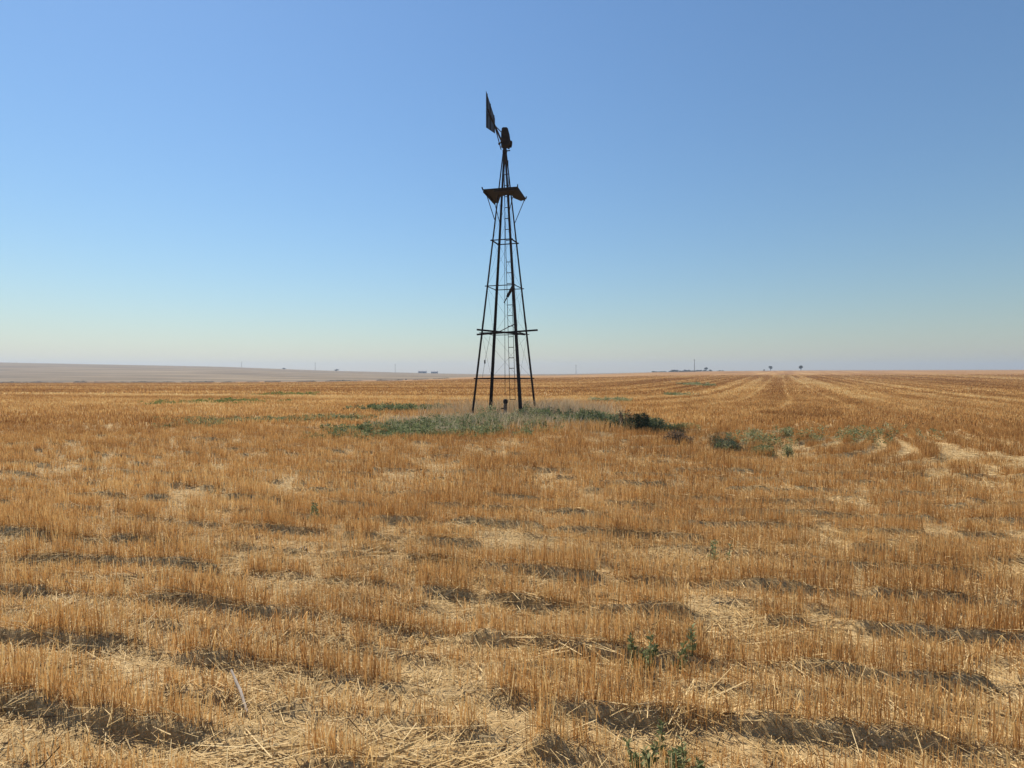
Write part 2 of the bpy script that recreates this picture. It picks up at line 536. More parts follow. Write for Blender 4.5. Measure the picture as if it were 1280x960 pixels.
def tints(x, y, spread=0.24, far=0.0):
    rv = rowv(x, y)
    t = 0.61 + 0.3 * (vn(x, y, 1.1, 21) - 0.5) + 0.25 * (vn(x, y, 6.0, 22) - 0.5) + rng.normal(0, spread, len(x))
    t = t + 0.30 * tram(rv, y) - 0.08 - 0.20 * sst(6, 14, y)
    t = t + sst(14, 40, y) * (0.75 * (vn(x * 0.10, rv, 2.4, 23) - 0.5) + 0.5 * (vn(x * 0.06, rv, 7.0, 24) - 0.5))
    return np.clip(t - far, 0, 1)


def build_stubble():
    B = Blades()
    def zone(y0, y1, dens, w, sig, kind, hs=1.0, lean=0.10):
        x, y = scatter(y0, y1, dens)
        k = rng.random(len(x)) < row_keep(x, y, sig) * sst(215, 120, y)
        x, y = x[k], y[k]; n = len(x)
        hh = (0.065 + 0.100 * rng.random(n)) * (0.65 + 0.8 * vn(x, y, 0.5, 13)) * hs * (1 + sst(22, 14, y) * (0.36 * strong(x, y) - 0.24))
        lod = rng.random(n) < 0.07
        D = lean_vec(n, hh, lean)
        D[lod] = lean_vec(int(lod.sum()), hh[lod] * 1.1, 0.6)
        P = np.stack([x, y, ground(x, y) - 0.012], -1)
        ww = w * (0.75 + 0.5 * rng.random(n))
        (B.prism if kind == 'p' else B.ribbon)(P, D, ww, tints(x, y))
        return n
    c = [zone(0.7, 7.5, 8000, 0.0032, 0.055, 'r'), zone(7.5, 17, 4000, 0.0050, 0.056, 'r'),
         zone(17, 42, 800, 0.016, 0.07, 'r'), zone(42, 100, 75, 0.05, 0.13, 'r', 1.05), zone(100, 210, 16, 0.10, 0.14, 'r', 1.05)]
    # drooping leaf strips among the stalks
    x, y = scatter(0.7, 9, 110); k = rng.random(len(x)) < row_keep(x, y, 0.09); x, y = x[k], y[k]; n = len(x)
    hh = 0.04 + 0.10 * rng.random(n)
    D = lean_vec(n, hh, 0.3); an = rng.random(n) * 6.283
    Bv = np.stack([np.cos(an), np.sin(an), -0.4 - 0.8 * rng.random(n)], -1) * (0.03 + 0.07 * rng.random(n))[:, None]
    B.bent(np.stack([x, y, ground(x, y)], -1), D, Bv, 0.004 + 0.003 * rng.random(n), np.clip(tints(x, y) + 0.1, 0, 1))
    o = B.build('stubble', M_stub)
    tag(o, 'golden cut wheat stubble standing in long rows across the field', 'stubble', kind='stuff')
    print('stubble', c)


build_stubble()


def build_litter():
    B = Blades()
    for y0, y1, dens, w in ((0.7, 6, 4200, 0.0030), (6, 14, 1100, 0.0045), (14, 30, 90, 0.008)):
        x, y = scatter(y0, y1, dens)
        k = rng.random(len(x)) < (0.45 + 0.55 * sst(0.45, 0.75, vn(x, y, 0.6, 51))) * (1 - island(x, y))
        x, y = x[k], y[k]; n = len(x)
        ln = 0.02 + 0.17 * rng.random(n) ** 2.6
        an = 1.1 * rng.normal(size=n) + 6.283 * vn(x, y, 0.7, 52)
        D = np.stack([np.cos(an), np.sin(an), rng.normal(0.08, 0.18, n)], -1) * ln[:, None]
        lift = np.abs(rng.normal(0.012, 0.012, n))
        P = np.stack([x, y, ground(x, y) + lift], -1)
        hw = (w * (0.7 + 0.6 * rng.random(n)) / 2)[:, None]
        h = np.stack([-np.sin(an), np.cos(an), 0.5 * rng.normal(size=n)], -1) * hw
        V = np.stack([P - h, P + h, P + D + h, P + D - h], 1).reshape(-1, 3)
        B.add(V, np.arange(n)[:, None] * 4 + np.array([[0, 1, 2, 3]]), np.repeat(np.where(rng.random(n) < 0.12, 0.3 * rng.random(n), np.clip(0.62 + rng.normal(0, 0.2, n), 0, 1)), 4))
    # a raked-over heap of long straw at the feet of the photographer
    for cx_, cy_, rx, ry, n, a0 in ((-0.33, 2.42, 0.34, 0.17, 110, 0.35), (0.35, 3.3, 0.4, 0.15, 90, -0.2), (-1.2, 2.35, 0.3, 0.15, 80, 0.1), (0.9, 2.75, 0.35, 0.13, 90, 0.25)):
        r = np.sqrt(rng.random(n)); t = rng.random(n) * 6.283
        x = cx_ + rx * r * np.cos(t); y = cy_ + ry * r * np.sin(t)
        an = a0 + rng.normal(0, 0.45, n)
        D = np.stack([np.cos(an), np.sin(an), rng.normal(0.02, 0.12, n)], -1) * (0.15 + 0.2 * rng.random(n))[:, None]
        P = np.stack([x, y, ground(x, y) + 0.008 + 0.045 * (1 - r) * rng.random(n)], -1) - D * 0.5
        P[:, 2] = np.maximum(P[:, 2], ground(P[:, 0], P[:, 1]) + 0.006)
        hw = (0.004 * (0.7 + 0.6 * rng.random(n)) / 2)[:, None]
        h = np.stack([-np.sin(an), np.cos(an), 0.4 * rng.normal(size=n)], -1) * hw
        V = np.stack([P - h, P + h, P + D + h, P + D - h], 1).reshape(-1, 3)
        B.add(V, np.arange(n)[:, None] * 4 + np.array([[0, 1, 2, 3]]), np.repeat(np.clip(0.65 + rng.normal(0, 0.2, n), 0, 1), 4))
    o = B.build('straw_litter', M_litter)
    tag(o, 'loose pale straw lying between the stubble rows', 'straw', kind='stuff')


build_litter()


def blob(cx, cy, cz, r, seed, flat=0.6):
    g = np.random.default_rng(seed)
    bm = bmesh.new(); bmesh.ops.create_icosphere(bm, subdivisions=2, radius=1)
    V = np.array([v.co[:] for v in bm.verts]); Fc = np.array([[v.index for v in f.verts] for f in bm.faces]); bm.free()
    k = 1 + 0.28 * np.sin(V @ g.normal(size=(3, 3)) * 2.3 + g.random(3) * 6).sum(1) / 1.7
    V = V * k[:, None] * np.array([1, 0.8, flat]) * r
    a = g.random() * 6.283; c, s = math.cos(a), math.sin(a)
    V = np.stack([V[:, 0] * c - V[:, 1] * s, V[:, 0] * s + V[:, 1] * c, V[:, 2]], -1)
    return V + np.array([cx, cy, cz]), Fc


def build_clods():
    Vs, Fs, n = [], [], 0
    xs, ys = [], []
    for _ in range(260):
        x = rng.uniform(-5.5, 5.5); y = 5.15 - 0.05 * x + rng.normal(0, 0.16); xs.append(x); ys.append(y)
    x, y = scatter(1.8, 12, 1.5); xs += list(x); ys += list(y)
    for i, (x, y) in enumerate(zip(xs, ys)):
        r = 0.008 + 0.024 * rng.random() ** 2.5
        V, Fc = blob(x, y, float(ground(x, y)) + r * 0.2, r, 900 + i)
        Vs.append(V); Fs.append(Fc + n); n += len(V)
    o = np_mesh('soil_clods', np.concatenate(Vs), np.concatenate(Fs), M_clod, None, None, True)
    tag(o, 'brown clods of earth scattered along the bare wheel track', 'clods', kind='stuff')


build_clods()


# ------------------------------------------------------------------ weeds and grass on the unfarmed patch
def plants_into(B, xs, ys, hs, rs, nleaf, lsize, lw, tint0=0.5, upward=0.5):
    """leafy plants: leaves spread through a rough dome"""
    n = len(xs); tot = n * nleaf
    x = np.repeat(xs, nleaf); y = np.repeat(ys, nleaf); h = np.repeat(hs, nleaf); r = np.repeat(rs, nleaf)
    t = rng.random(tot) ** 0.8; an = rng.random(tot) * 6.283
    rr = r * np.sqrt(rng.random(tot)) * (1.0 - 0.55 * t)
    P = np.stack([x + rr * np.cos(an), y + rr * np.sin(an), ground(x, y) + h * t * (1 - 0.25 * (rr / np.maximum(r, 1e-3)) ** 2)], -1)
    D = np.stack([np.cos(an) + rng.normal(0, .5, tot), np.sin(an) + rng.normal(0, .5, tot), upward + rng.normal(0, .5, tot)], -1)
    D = D / np.linalg.norm(D, axis=1, keepdims=True) * (lsize * (0.6 + 0.8 * rng.random(tot)))[:, None]
    tn = np.repeat(np.clip(tint0 + rng.normal(0, 0.18, n), 0, 1), nleaf) + rng.normal(0, 0.14, tot)
    B.leaf(P, D, lw * (0.7 + 0.6 * rng.random(tot)), np.clip(tn, 0, 1))


def in_ellipse(n, cx, cy, rx, ry):
    r = np.minimum(np.sqrt(-2 * np.log(1 - rng.random(n))) * 0.55, 1.35); t = rng.random(n) * 6.283
    x = cx + rx * r * np.cos(t); y = cy + ry * r * np.sin(t)
    k = rng.random(n) < 0.25 + 0.75 * sst(0.35, 0.6, vn(x, y, 0.5, 71))
    return x[k], y[k]


def build_weeds():
    B = Blades()
    for cx, cy, rx, ry, n, h in ((-1.7, 15.4, 2.2, 1.2, 330, 0.20), (-3.7, 14.3, 1.3, 0.6, 120, 0.12), (-3.2, 15.6, 1.4, 0.9, 110, 0.17), (-0.3, 17.4, 2.0, 1.5, 380, 0.25),
                                 (0.36, 19.35, 0.28, 0.3, 26, 0.50), (-0.75, 19.0, 0.25, 0.3, 18, 0.42), (1.1, 18.6, 0.9, 0.8, 130, 0.36), (1.9, 17.9, 1.2, 0.9, 150, 0.34),
                                 (2.8, 17.3, 1.0, 0.7, 110, 0.30), (3.6, 16.9, 0.8, 0.6, 70, 0.20), (4.6, 16.4, 0.6, 0.5, 40, 0.12), (-2.4, 16.6, 1.3, 0.9, 130, 0.22)):
        x, y = in_ellipse(n, cx, cy, rx, ry)
        n = len(x)
        plants_into(B, x, y, h * (0.5 + 0.8 * rng.random(n)), 0.10 + 0.10 * rng.random(n), 46, 0.075, 0.026, 0.45)
    o = B.build('green_weeds', M_green)
    tag(o, 'low blue green weeds spread around the foot of the tower', 'weeds', kind='stuff')

    B = Blades()
    def grass(n, cx, cy, rx, ry, h, w, t0):  # upright bent blades
        x, y = in_ellipse(n, cx, cy, rx, ry); n = len(x)
        hh = h * (0.45 + 0.75 * rng.random(n))
        D = lean_vec(n, hh * 0.65, 0.22); an = rng.random(n) * 6.283
        Bv = np.stack([np.cos(an) * .5, np.sin(an) * .5, 0.75 + 0 * an], -1) * (hh * 0.38)[:, None]
        B.bent(np.stack([x, y, ground(x, y) - 0.01], -1), D, Bv, w * (0.7 + 0.6 * rng.random(n)), np.clip(t0 + rng.normal(0, 0.22, n), 0, 1))
    grass(4600, -0.1, 22.4, 2.6, 1.3, 0.66, 0.010, 0.55)
    grass(4200, 2.1, 20.3, 1.3, 1.0, 0.70, 0.010, 0.60)
    grass(1500, -1.2, 16.2, 2.0, 1.3, 0.24, 0.011, 0.70)
    grass(600, -1.7, 15.1, 0.4, 0.6, 0.26, 0.012, 0.9)
    grass(1500, 0.6, 17.2, 1.6, 0.9, 0.33, 0.010, 0.65)
    grass(500, -0.15, 18.9, 0.35, 0.6, 0.26, 0.012, 0.85)
    grass(1100, 0.7, 19.0, 0.9, 0.7, 0.46, 0.010, 0.7)
    grass(5200, -0.3, 17.4, 3.0, 2.2, 0.42, 0.010, 0.7)
    o = B.build('dry_grass', M_dry)
    tag(o, 'tall pale dry grass standing among the tower legs', 'grass', kind='stuff')

    B = Blades()
    grass(2600, 1.9, 15.9, 1.4, 0.9, 0.32, 0.010, 0.5)
    grass(1800, 0.3, 15.6, 1.3, 0.7, 0.26, 0.010, 0.5)
    grass(1500, -3.2, 17.2, 1.5, 1.2, 0.22, 0.010, 0.5)
    grass(1600, 3.4, 18.3, 1.6, 1.5, 0.28, 0.010, 0.5)
    grass(2200, -1.0, 22.0, 3.6, 1.4, 0.26, 0.012, 0.5)
    o = B.build('orange_grass', M_rustgrass)
    tag(o, 'uncut orange grass along the front edge of the weed patch', 'grass', kind='stuff')

    # green that has come up through the stubble further off
    B = Blades()
    def patch(n, cx, cy, rx, ry, h, r, leaves, ls, t0):
        x, y = in_ellipse(n, cx, cy, rx, ry); n = len(x)
        plants_into(B, x, y, h * (0.5 + 0.8 * rng.random(n)), r * (0.6 + 0.8 * rng.random(n)), leaves, ls, ls * 0.36, t0)
    patch(260, -5.0, 24.6, 1.5, 1.1, 0.24, 0.16, 40, 0.09, 0.35)
    patch(40, -3.3, 25.4, 0.6, 0.7, 0.20, 0.15, 40, 0.09, 0.4)
    patch(240, -8.2, 19.2, 2.6, 0.9, 0.13, 0.12, 26, 0.07, 0.5)
    patch(130, -6.1, 20.2, 1.6, 0.5, 0.13, 0.12, 26, 0.07, 0.5)
    patch(90, -9.3, 17.6, 0.9, 1.1, 0.14, 0.13, 26, 0.07, 0.45)
    patch(70, 5.6, 33.0, 1.0, 1.2, 0.18, 0.2, 30, 0.11, 0.75)
    patch(40, 11.6, 41.0, 0.9, 1.6, 0.22, 0.25, 30, 0.13, 0.7)
    patch(60, 23.0, 72.0, 1.1, 5.0, 0.3, 0.4, 40, 0.2, 0.65)
    for k in range(13):                                                  # strung out along the rows to the right
        x_ = 4.6 + 0.42 * k; patch(16, x_, 12.4 + 0.13 * k + rng.normal(0, .6), 0.45, 0.3, 0.27, 0.09, 30, 0.055, 0.6)
    o = B.build('field_weeds', M_green)
    tag(o, 'scattered green weed growth coming up through the stubble', 'weeds', kind='stuff')
    B = Blades()
    patch(220, -16.2, 31.5, 2.9, 2.2, 0.13, 0.22, 30, 0.11, 0.5)
    patch(110, -16.6, 43.0, 2.2, 2.2, 0.14, 0.25, 30, 0.13, 0.5)
    o = B.build('bright_weeds', M_brightgreen)
    tag(o, 'bright green low growth in the stubble at left, below the grey rise', 'weeds', kind='stuff')


build_weeds()


# single plants one can point at
def at_ground(px, py):
    d = EYE * F / (py - HZ)
    x = (px - 640) / F * d
    return x, d, float(ground(x, d))


def bush(name, px, py, h, r, n, ls, mat, label, cat, t0=0.4, twig_mat=None, group=None, flat=False):
    x, y, z = at_ground(px, py)
    root = empty(name, (x, y, z), label, cat, group)
    B = Blades()
    u = rng.random(n); v = rng.random(n); an = rng.random(n) * 6.283
    lump = 0.75 + 0.25 * np.sin(an * 3 + rng.random() * 6) + 0.12 * rng.normal(size=n)
    rr = r * lump * np.sqrt(u); zz = h * v * np.sqrt(np.clip(1 - (rr / (r * 1.15)) ** 2, 0.05, 1))
    P = np.stack([rr * np.cos(an), rr * np.sin(an), zz + 0.01], -1)
    D = np.stack([np.cos(an) * .7 + rng.normal(0, .5, n), np.sin(an) * .7 + rng.normal(0, .5, n), 0.6 + rng.normal(0, .5, n)], -1)
    D = D / np.linalg.norm(D, axis=1, keepdims=True) * (ls * (0.6 + 0.8 * rng.random(n)))[:, None]
    B.leaf(P, D, ls * 0.3 * (0.6 + 0.8 * rng.random(n)), np.clip(t0 + rng.normal(0, 0.22, n), 0, 1))
    B.build('foliage', mat, root)
    bm = bmesh.new()
    for i in range(9):
        a = i * 0.7 + rng.random(); k = 0.3 + 0.6 * rng.random()
        tube(bm, [(0, 0, -0.02), (r * k * .4 * math.cos(a), r * k * .4 * math.sin(a), h * .45), (r * k * math.cos(a), r * k * math.sin(a), h * (0.95 - .35 * k))], [0.010, 0.006, 0.003], 5)
    bm_obj('stem', bm, twig_mat or M_bark, root)
    return root


bush('round_bush', 801, 541, 0.46, 0.34, 1900, 0.06, M_bush, 'dark rounded bush at the right end of the green weed patch', 'bush', 0.35)
bush('tumbleweed', 845, 557, 0.30, 0.28, 1500, 0.05, M_deadweed, 'low brown tumbleweed lying in front of the dark rounded bush', 'bush', 0.5)
bush('tumbleweed', 860, 558.5, 0.20, 0.15, 500, 0.045, M_deadweed, 'smallest brown tuft touching the right side of the tumbleweed', 'bush', 0.4)
bush('leafy_weed', 822, 541, 0.36, 0.24, 900, 0.06, M_green, 'green leafy weed between the dark rounded bush and the open stubble', 'weed', 0.6)
bush('leafy_weed', 955, 572, 0.24, 0.24, 900, 0.05, M_green, 'wide grey green weed in the stubble at right, left of two', 'weed', 0.5)
bush('leafy_weed', 985, 573, 0.22, 0.11, 420, 0.045, M_green, 'narrow green weed at the right, beside the wide grey green one', 'weed', 0.7)
bush('leafy_weed', 912, 566, 0.17, 0.20, 350, 0.045, M_green, 'sparse low weed right of the tumbleweed', 'weed', 0.75)
bush('leafy_weed', 984, 550, 0.22, 0.16, 350, 0.05, M_green, 'small pale weed behind the narrow green weed', 'weed', 0.7)


def dead_stalks(px, py):
    x, y, z = at_ground(px, py)
    root = empty('dead_weed', (x, y, z), 'upright dark brown dead weed stalks left of the rounded bush', 'weed')
    B = Blades()
    bm = bmesh.new()
    for i in range(9):
        bx_, by_ = rng.normal(0, 0.11), rng.normal(0, 0.1); h = 0.40 + 0.2 * rng.random()
        lx = rng.normal(0, 0.04)
        tube(bm, [(0, 0, -0.05), (bx_, by_, 0), (bx_ + lx * .5, by_, h * .6), (bx_ + lx, by_, h)], [0.007, 0.007, 0.006, 0.004], 5)
        n = 90; t = 0.5 + 0.5 * rng.random(n); an = rng.random(n) * 6.283
        P = np.stack([bx_ + lx * t + 0.018 * np.cos(an), by_ + 0.018 * np.sin(an), h * t], -1)
        D = np.stack([np.cos(an) * .03, np.sin(an) * .03, 0.02 + 0 * an], -1)
        B.leaf(P, D, np.full(n, 0.014), np.clip(0.3 + rng.normal(0, .2, n), 0, 1))
    B.build('seed_head', M_deadweed, root)
    bm_obj('stem', bm, M_deadweed, root)


dead_stalks(781, 540)


def sprig(px, py, h, n, label, spread=0.06, stems=3):
    """narrow upright weed: thin stems with small leaves up their length"""
    x, y, z = at_ground(px, py)
    root = empty('weed_sprig', (x, y, z), label, 'weed', 'green sprigs in the near stubble')
    B = Blades(); bm = bmesh.new()
    for i in range(stems):
        bx_, by_ = rng.normal(0, spread * .5), rng.normal(0, spread * .5); hh = h * (0.65 + 0.4 * rng.random())
        lx, ly = rng.normal(0, h * .12), rng.normal(0, h * .12)
        tube(bm, [(0, 0, -0.035), (bx_, by_, -0.005), (bx_ + lx * .4, by_ + ly * .4, hh * .5), (bx_ + lx, by_ + ly, hh)], [0.0035, 0.0035, 0.0028, 0.0015], 5)
        m = n // stems; t = 0.12 + 0.9 * rng.random(m); an = rng.random(m) * 6.283
        P = np.stack([bx_ + lx * t, by_ + ly * t, hh * t], -1)
        l = (0.024 + 0.022 * rng.random(m)) * (1.2 - 0.5 * t)
        D = np.stack([np.cos(an), np.sin(an), 0.5 + 0.4 * rng.random(m)], -1); D = D / np.linalg.norm(D, axis=1, keepdims=True) * l[:, None]
        B.leaf(P, D, l * 0.42, np.clip(0.55 + rng.normal(0, .2, m), 0, 1))
    bmesh.ops.create_uvsphere(bm, u_segments=6, v_segments=4, radius=0.01)
    B.build('leaves', M_green, root)
    bm_obj('stem', bm, M_green_stem, root)


M_green_stem = surf_mat('weed_stem', [(0.3, (0.07, 0.10, 0.04)), (0.7, (0.13, 0.15, 0.07))], 30, 0.8, 0)
sprig(838, 962, 0.15, 280, 'bushiest green weed at the very bottom edge, right of centre', 0.10, 9)
sprig(801, 966, 0.15, 110, 'thin green weed just left of the bushiest one at the bottom edge', 0.05, 3)
sprig(793, 838, 0.18, 90, 'left half of the pair of thin green weeds right of centre', 0.03, 2)
sprig(811, 838, 0.20, 120, 'tallest thin green weed, right half of the pair right of centre', 0.03, 3)
sprig(848, 832, 0.18, 70, 'single thin green stem a little right of the tall pair', 0.02, 2)
sprig(863, 826, 0.17, 46, 'faintest thin green stem, right of the single stem beside the pair', 0.02, 1)
sprig(388, 650, 0.22, 110, 'lone green weed in the stubble left of centre', 0.07, 4)
sprig(893, 706, 0.22, 110, 'pale green weed in the stubble right of centre, above the thin pair', 0.09, 4)


def stick():
    x0, y0, z0 = at_ground(309, 900); x1, y1, z1 = at_ground(289, 872)
    root = empty('dry_stick', (x0, y0, z0), 'bleached dry stick lying on bare soil at the left', 'stick')
    bm = bmesh.new()
    tube(bm, [(0, 0, 0.03), ((x1 - x0) * .5 + .008, (y1 - y0) * .5, 0.075), (x1 - x0, y1 - y0, z1 - z0 + 0.10)], [0.005, 0.007, 0.005], 7)
    tube(bm, [((x1 - x0) * .55 + .006, (y1 - y0) * .55, 0.075), ((x1 - x0) * .6 - .02, (y1 - y0) * .6 + .01, 0.11)], [0.004, 0.002], 6)
    bm_obj('twig', bm, M_stick, root)


stick()


# ------------------------------------------------------------------ the wind pump tower
TX, TY, TH = -0.256, 20.6, R(18)
U = Vector((math.cos(TH), -math.sin(TH), 0)); W = Vector((math.sin(TH), math.cos(TH), 0))
ZG = float(ground(TX, TY))
ZT, H0, H1 = 9.5, 0.93, 0.055
tower = empty('windpump_tower', (TX, TY, 0), 'tall rusty wind pump tower with a tail vane and no wheel, standing in weeds', 'windmill')


def crn(i, j, z, out=0.0):
    """corner of the tower at height z, in tower space"""
    k = H0 + (H1 - H0) * z / ZT + out
    return U * (i * k) + W * (j * k) + Vector((0, 0, z))


def build_tower():
    for i, j, f in ((-1, -1, .080), (1, -1, .105), (1, 1, .080), (-1, 1, .105)):
        bm = bmesh.new()
        angle_iron(bm, crn(i, j, -0.25), crn(i, j, ZT), f, f, -U * i, -W * j, .012, .5)
        leg = bm_obj('leg', bm, M_iron, tower)
        bm = bmesh.new()                                                 # splice plate where the leg sections meet
        p0 = crn(i, j, 3.24, .004); p1 = crn(i, j, 3.44, .004)
        angle_iron(bm, p0, p1, f * .85, f * .85, -U * i, -W * j, .012)
        bm_obj('splice_plate', bm, M_iron, leg)
    cs = [(-1, -1), (1, -1), (1, 1), (-1, 1)]
    for z, w in ((1.43, .042), (4.66, .030), (6.28, .036), (3.02, .024)):
        for a in range(4):
            bm = bmesh.new()
            p, q = crn(*cs[a], z, 0.01), crn(*cs[(a + 1) % 4], z, 0.01)
            dz = Vector((0, 0, 0.0))
            e = (q - p).normalized() * 0.05
            ww = w * (1.35 if (z > 6 and a in (1, 3)) else 1.0)
            bar(bm, p - e, q + e + dz, ww * .4, ww)
            bm_obj('girt', bm, M_iron, tower)
    # long timbers laid across at mid height, sticking out past the legs
    for a, b, w in (((-1.16, -1.0, 3.13), (1.40, -1.02, 2.925), .062), ((-1.80, 0.62, 3.04), (1.66, 0.40, 3.14), .060)):
        bm = bmesh.new()
        def tp(v): 
            k = 0.68
            return U * (v[0] * k) + W * (v[1] * k) + Vector((0, 0, v[2]))
        bar(bm, tp(a), tp(b), w, w)
        bm_obj('cross_timber', bm, M_oldwood, tower)
    bm = bmesh.new(); bar(bm, crn(-1, 1, 3.05), crn(1, -1, 3.32), .022); bm_obj('diagonal_strut', bm, M_iron, tower)
    # sway rods crossing each face
    lv = [0.15, 1.43, 3.02, 4.66, 6.28, 7.8]
    for a in range(4):
        for z0, z1 in zip(lv[1:], lv[2:]):
            for s in (0, 1):
                if (a * 7 + int(z0 * 3) + s) % 5 == 0: continue          # some have fallen off
                bm = bmesh.new()
                p = crn(*cs[a if s else (a + 1) % 4], z0, -.012 * s); q = crn(*cs[(a + 1) % 4 if s else a], z1, -.012 * s)
                tube(bm, [p, (p + q) / 2 + Vector((0, 0, -.03)), q], .0028, 5)
                bm_obj('sway_rod', bm, M_iron, tower)
    # hanging wire with its turnbuckle, left of the far left leg
    t0 = crn(-1, 1, 3.0) + U * -.14; t2 = crn(-1, 1, 1.45) + U * -.36
    bm = bmesh.new(); tube(bm, [t0, t0.lerp(t2, .5) + U * -.02, t2], .006, 5); wire = bm_obj('furl_wire', bm, M_iron, tower)
    m = t0.lerp(t2, .62) + U * -.018
    bm = bmesh.new(); tube(bm, [m + Vector((0, 0, .08)), m + Vector((0, 0, .05)), m - Vector((0, 0, .05)), m - Vector((0, 0, .08))], [.008, .026, .026, .008], 8); bm_obj('turnbuckle', bm, M_iron, wire)

    # ladder up the far face
    lad = empty_part('ladder', tower)
    zb, zt = 0.62, 9.2
    def lp(s, z):
        k = H0 + (H1 - H0) * z / ZT + .03
        return W * k + U * (s * (0.105 - .02 * z / ZT)) + Vector((0, 0, z))
    for s in (-1, 1):
        bm = bmesh.new(); bar(bm, lp(s, zb), lp(s, zt), .034, .02); bm_obj('rail', bm, M_ladder, lad)
    z = zb + .02; i = 0
    while z < 9.1:
        bm = bmesh.new(); jx = random.uniform(-.006, .006)
        if i != 10 and i != 14:
            tube(bm, [lp(-1, z + jx), lp(1, z - jx)], .014, 6); bm_obj('rung', bm, M_ladder, lad)
        else: bm.free()
        z += .385; i += 1

    # plank hanging from the girt
    a = crn(1, -1, 4.62) + U * -.03; b = a + U * -.22 + W * .02 + Vector((0, 0, -.37)); c = b + U * -.12 + Vector((0, 0, -.20))
    bm = bmesh.new(); bar(bm, a, b, .07, .10, W); bar(bm, b - (b - a) * .1, c, .03, .03, W); bm_obj('hanging_plank', bm, M_oldwood, tower)

    # platform with its far side broken away
    def loc(x, y, z=0): return Vector((x - TX, y - TY, z))
    poly = [(-.99, 19.87), (.19, 19.57), (.49, 20.88), (.33, 21.12), (.054, 20.75), (.0, 20.47), (-.21, 20.42), (-.41, 20.62), (-.50, 21.36), (-.65, 21.37)]
    zp = 7.88
    plat = None
    def slab(pts, z0, z1, nm, par):
        bm = bmesh.new()
        lo = [bm.verts.new(loc(x, y, z0)) for x, y in pts]; hi = [bm.verts.new(loc(x, y, z1)) for x, y in pts]
        bm.faces.new(lo[::-1]); bm.faces.new(hi)
        for k in range(len(pts)): bm.faces.new((lo[k], lo[(k + 1) % len(pts)], hi[(k + 1) % len(pts)], hi[k]))
        return bm_obj(nm, bm, M_oldwood, par)
    plat = slab(poly, zp, zp + .035, 'platform', tower)
    for p, q in (((-.97, 19.90), (-.63, 21.34)), ((.17, 19.62), (.45, 20.90))):
        bm = bmesh.new(); bar(bm, loc(*p, zp - .033), loc(*q, zp - .033), .05, .06); bm_obj('joist', bm, M_oldwood, plat)
    for p, q in (((-.60, 19.84), (.10, 19.66)), ):
        bm = bmesh.new(); bar(bm, loc(*p, zp - .033), loc(*q, zp - .033), .05, .06); bm_obj('joist', bm, M_oldwood, plat)
    for (x, y), l in ((poly[0], (-.04, -.02)), (poly[1], (.0, -.02)), (poly[2], (.03, .02))):
        bm = bmesh.new(); bar(bm, loc(x, y, zp), loc(x + l[0], y + l[1], zp + .10), .035); bm_obj('corner_peg', bm, M_oldwood, plat)
    for p, cr, z in (((-.90, 20.2), (-1, -1), 7.02), ((-.64, 21.3), (-1, 1), 7.02), ((.46, 20.86), (1, 1), 7.0), ((.07, 20.0), (1, -1), 7.3)):
        bm = bmesh.new(); tube(bm, [loc(*p, zp), crn(*cr, z)], .014, 6); bm_obj('platform_brace', bm, M_iron, tower)

    # cap, mast, head
    bm = bmesh.new()
    tube(bm, [(0, 0, ZT - .45), (0, 0, ZT + .20)], .035, 12)
    tube(bm, [(0, 0, ZT - .06), (0, 0, ZT + .03)], .085, 14)
    tube(bm, [(0, 0, ZT + .05), (0, 0, ZT + .12)], .07, 14)
    bar(bm, (0, 0, ZT - .0), (.19, -.05, ZT + .005), .03)
    bm_obj('mast', bm, M_iron, tower)
    bm = bmesh.new(); tube(bm, [(0, 0, ZT + .1), (.0, .0, 3.4), (.01, .02, .85)], [.010, .010, .010], 6); bm_obj('pump_rod', bm, M_iron, tower)
    head = empty_part('head', tower)
    hz = ZT + .32
    bm = bmesh.new()                                                       # gear case: a tall hood, leaning a little
    prof = [(-.13, -.17, .0), (.16, -.17, .0), (.20, .0, .02), (.17, .22, .0), (.10, .48, .0), (-.10, .48, .0), (-.13, .25, .0)]
    ws = .15
    vs0, vs1 = [], []
    for x, z, _ in prof:
        vs0.append(bm.verts.new((x, -ws, hz + z))); vs1.append(bm.verts.new((x, ws, hz + z)))
    bm.faces.new(vs0); bm.faces.new(vs1[::-1])
    for k in range(len(prof)): bm.faces.new((vs0[k], vs1[k], vs1[(k + 1) % len(prof)], vs0[(k + 1) % len(prof)]))
    bmesh.ops.bevel(bm, geom=bm.edges[:], offset=.025, segments=2, affect='EDGES')
    bm_obj('gear_case', bm, M_iron, head)
    bm = bmesh.new()                                                       # hub, the sails gone from its flanges
    for x0, r in ((.13, .17), (.20, .12)):
        tube(bm, [(x0, .10, hz - .03), (x0 + .035, .11, hz - .03)], r, 18)
    tube(bm, [(.08, .09, hz - .03), (.26, .12, hz - .03)], .035, 10)
    bm_obj('hub', bm, M_iron, head)
    bm = bmesh.new(); tube(bm, [(-.10, -.12, hz + .02), (-.16, -.16, hz - .10), (-.19, -.18, hz - .13)], .022, 8)
    bmesh.ops.create_icosphere(bm, subdivisions=2, radius=.045, matrix=__import__('mathutils').Matrix.Translation((-.19, -.18, hz - .13)))
    bm_obj('furl_lever', bm, M_iron, head)
    # tail: boom and two sheets, swung towards the camera
    tail = empty_part('tail', tower)
    zc = 9.76
    def tv(x, y, z): return Vector((x - TX, y - TY, z))
    b0, b1 = Vector((-.10, -.18, zc + .0)), tv(-.745, 17.95, zc)
    bm = bmesh.new(); bar(bm, b0, b1, .045, .05); bm_obj('boom', bm, M_iron, tail)
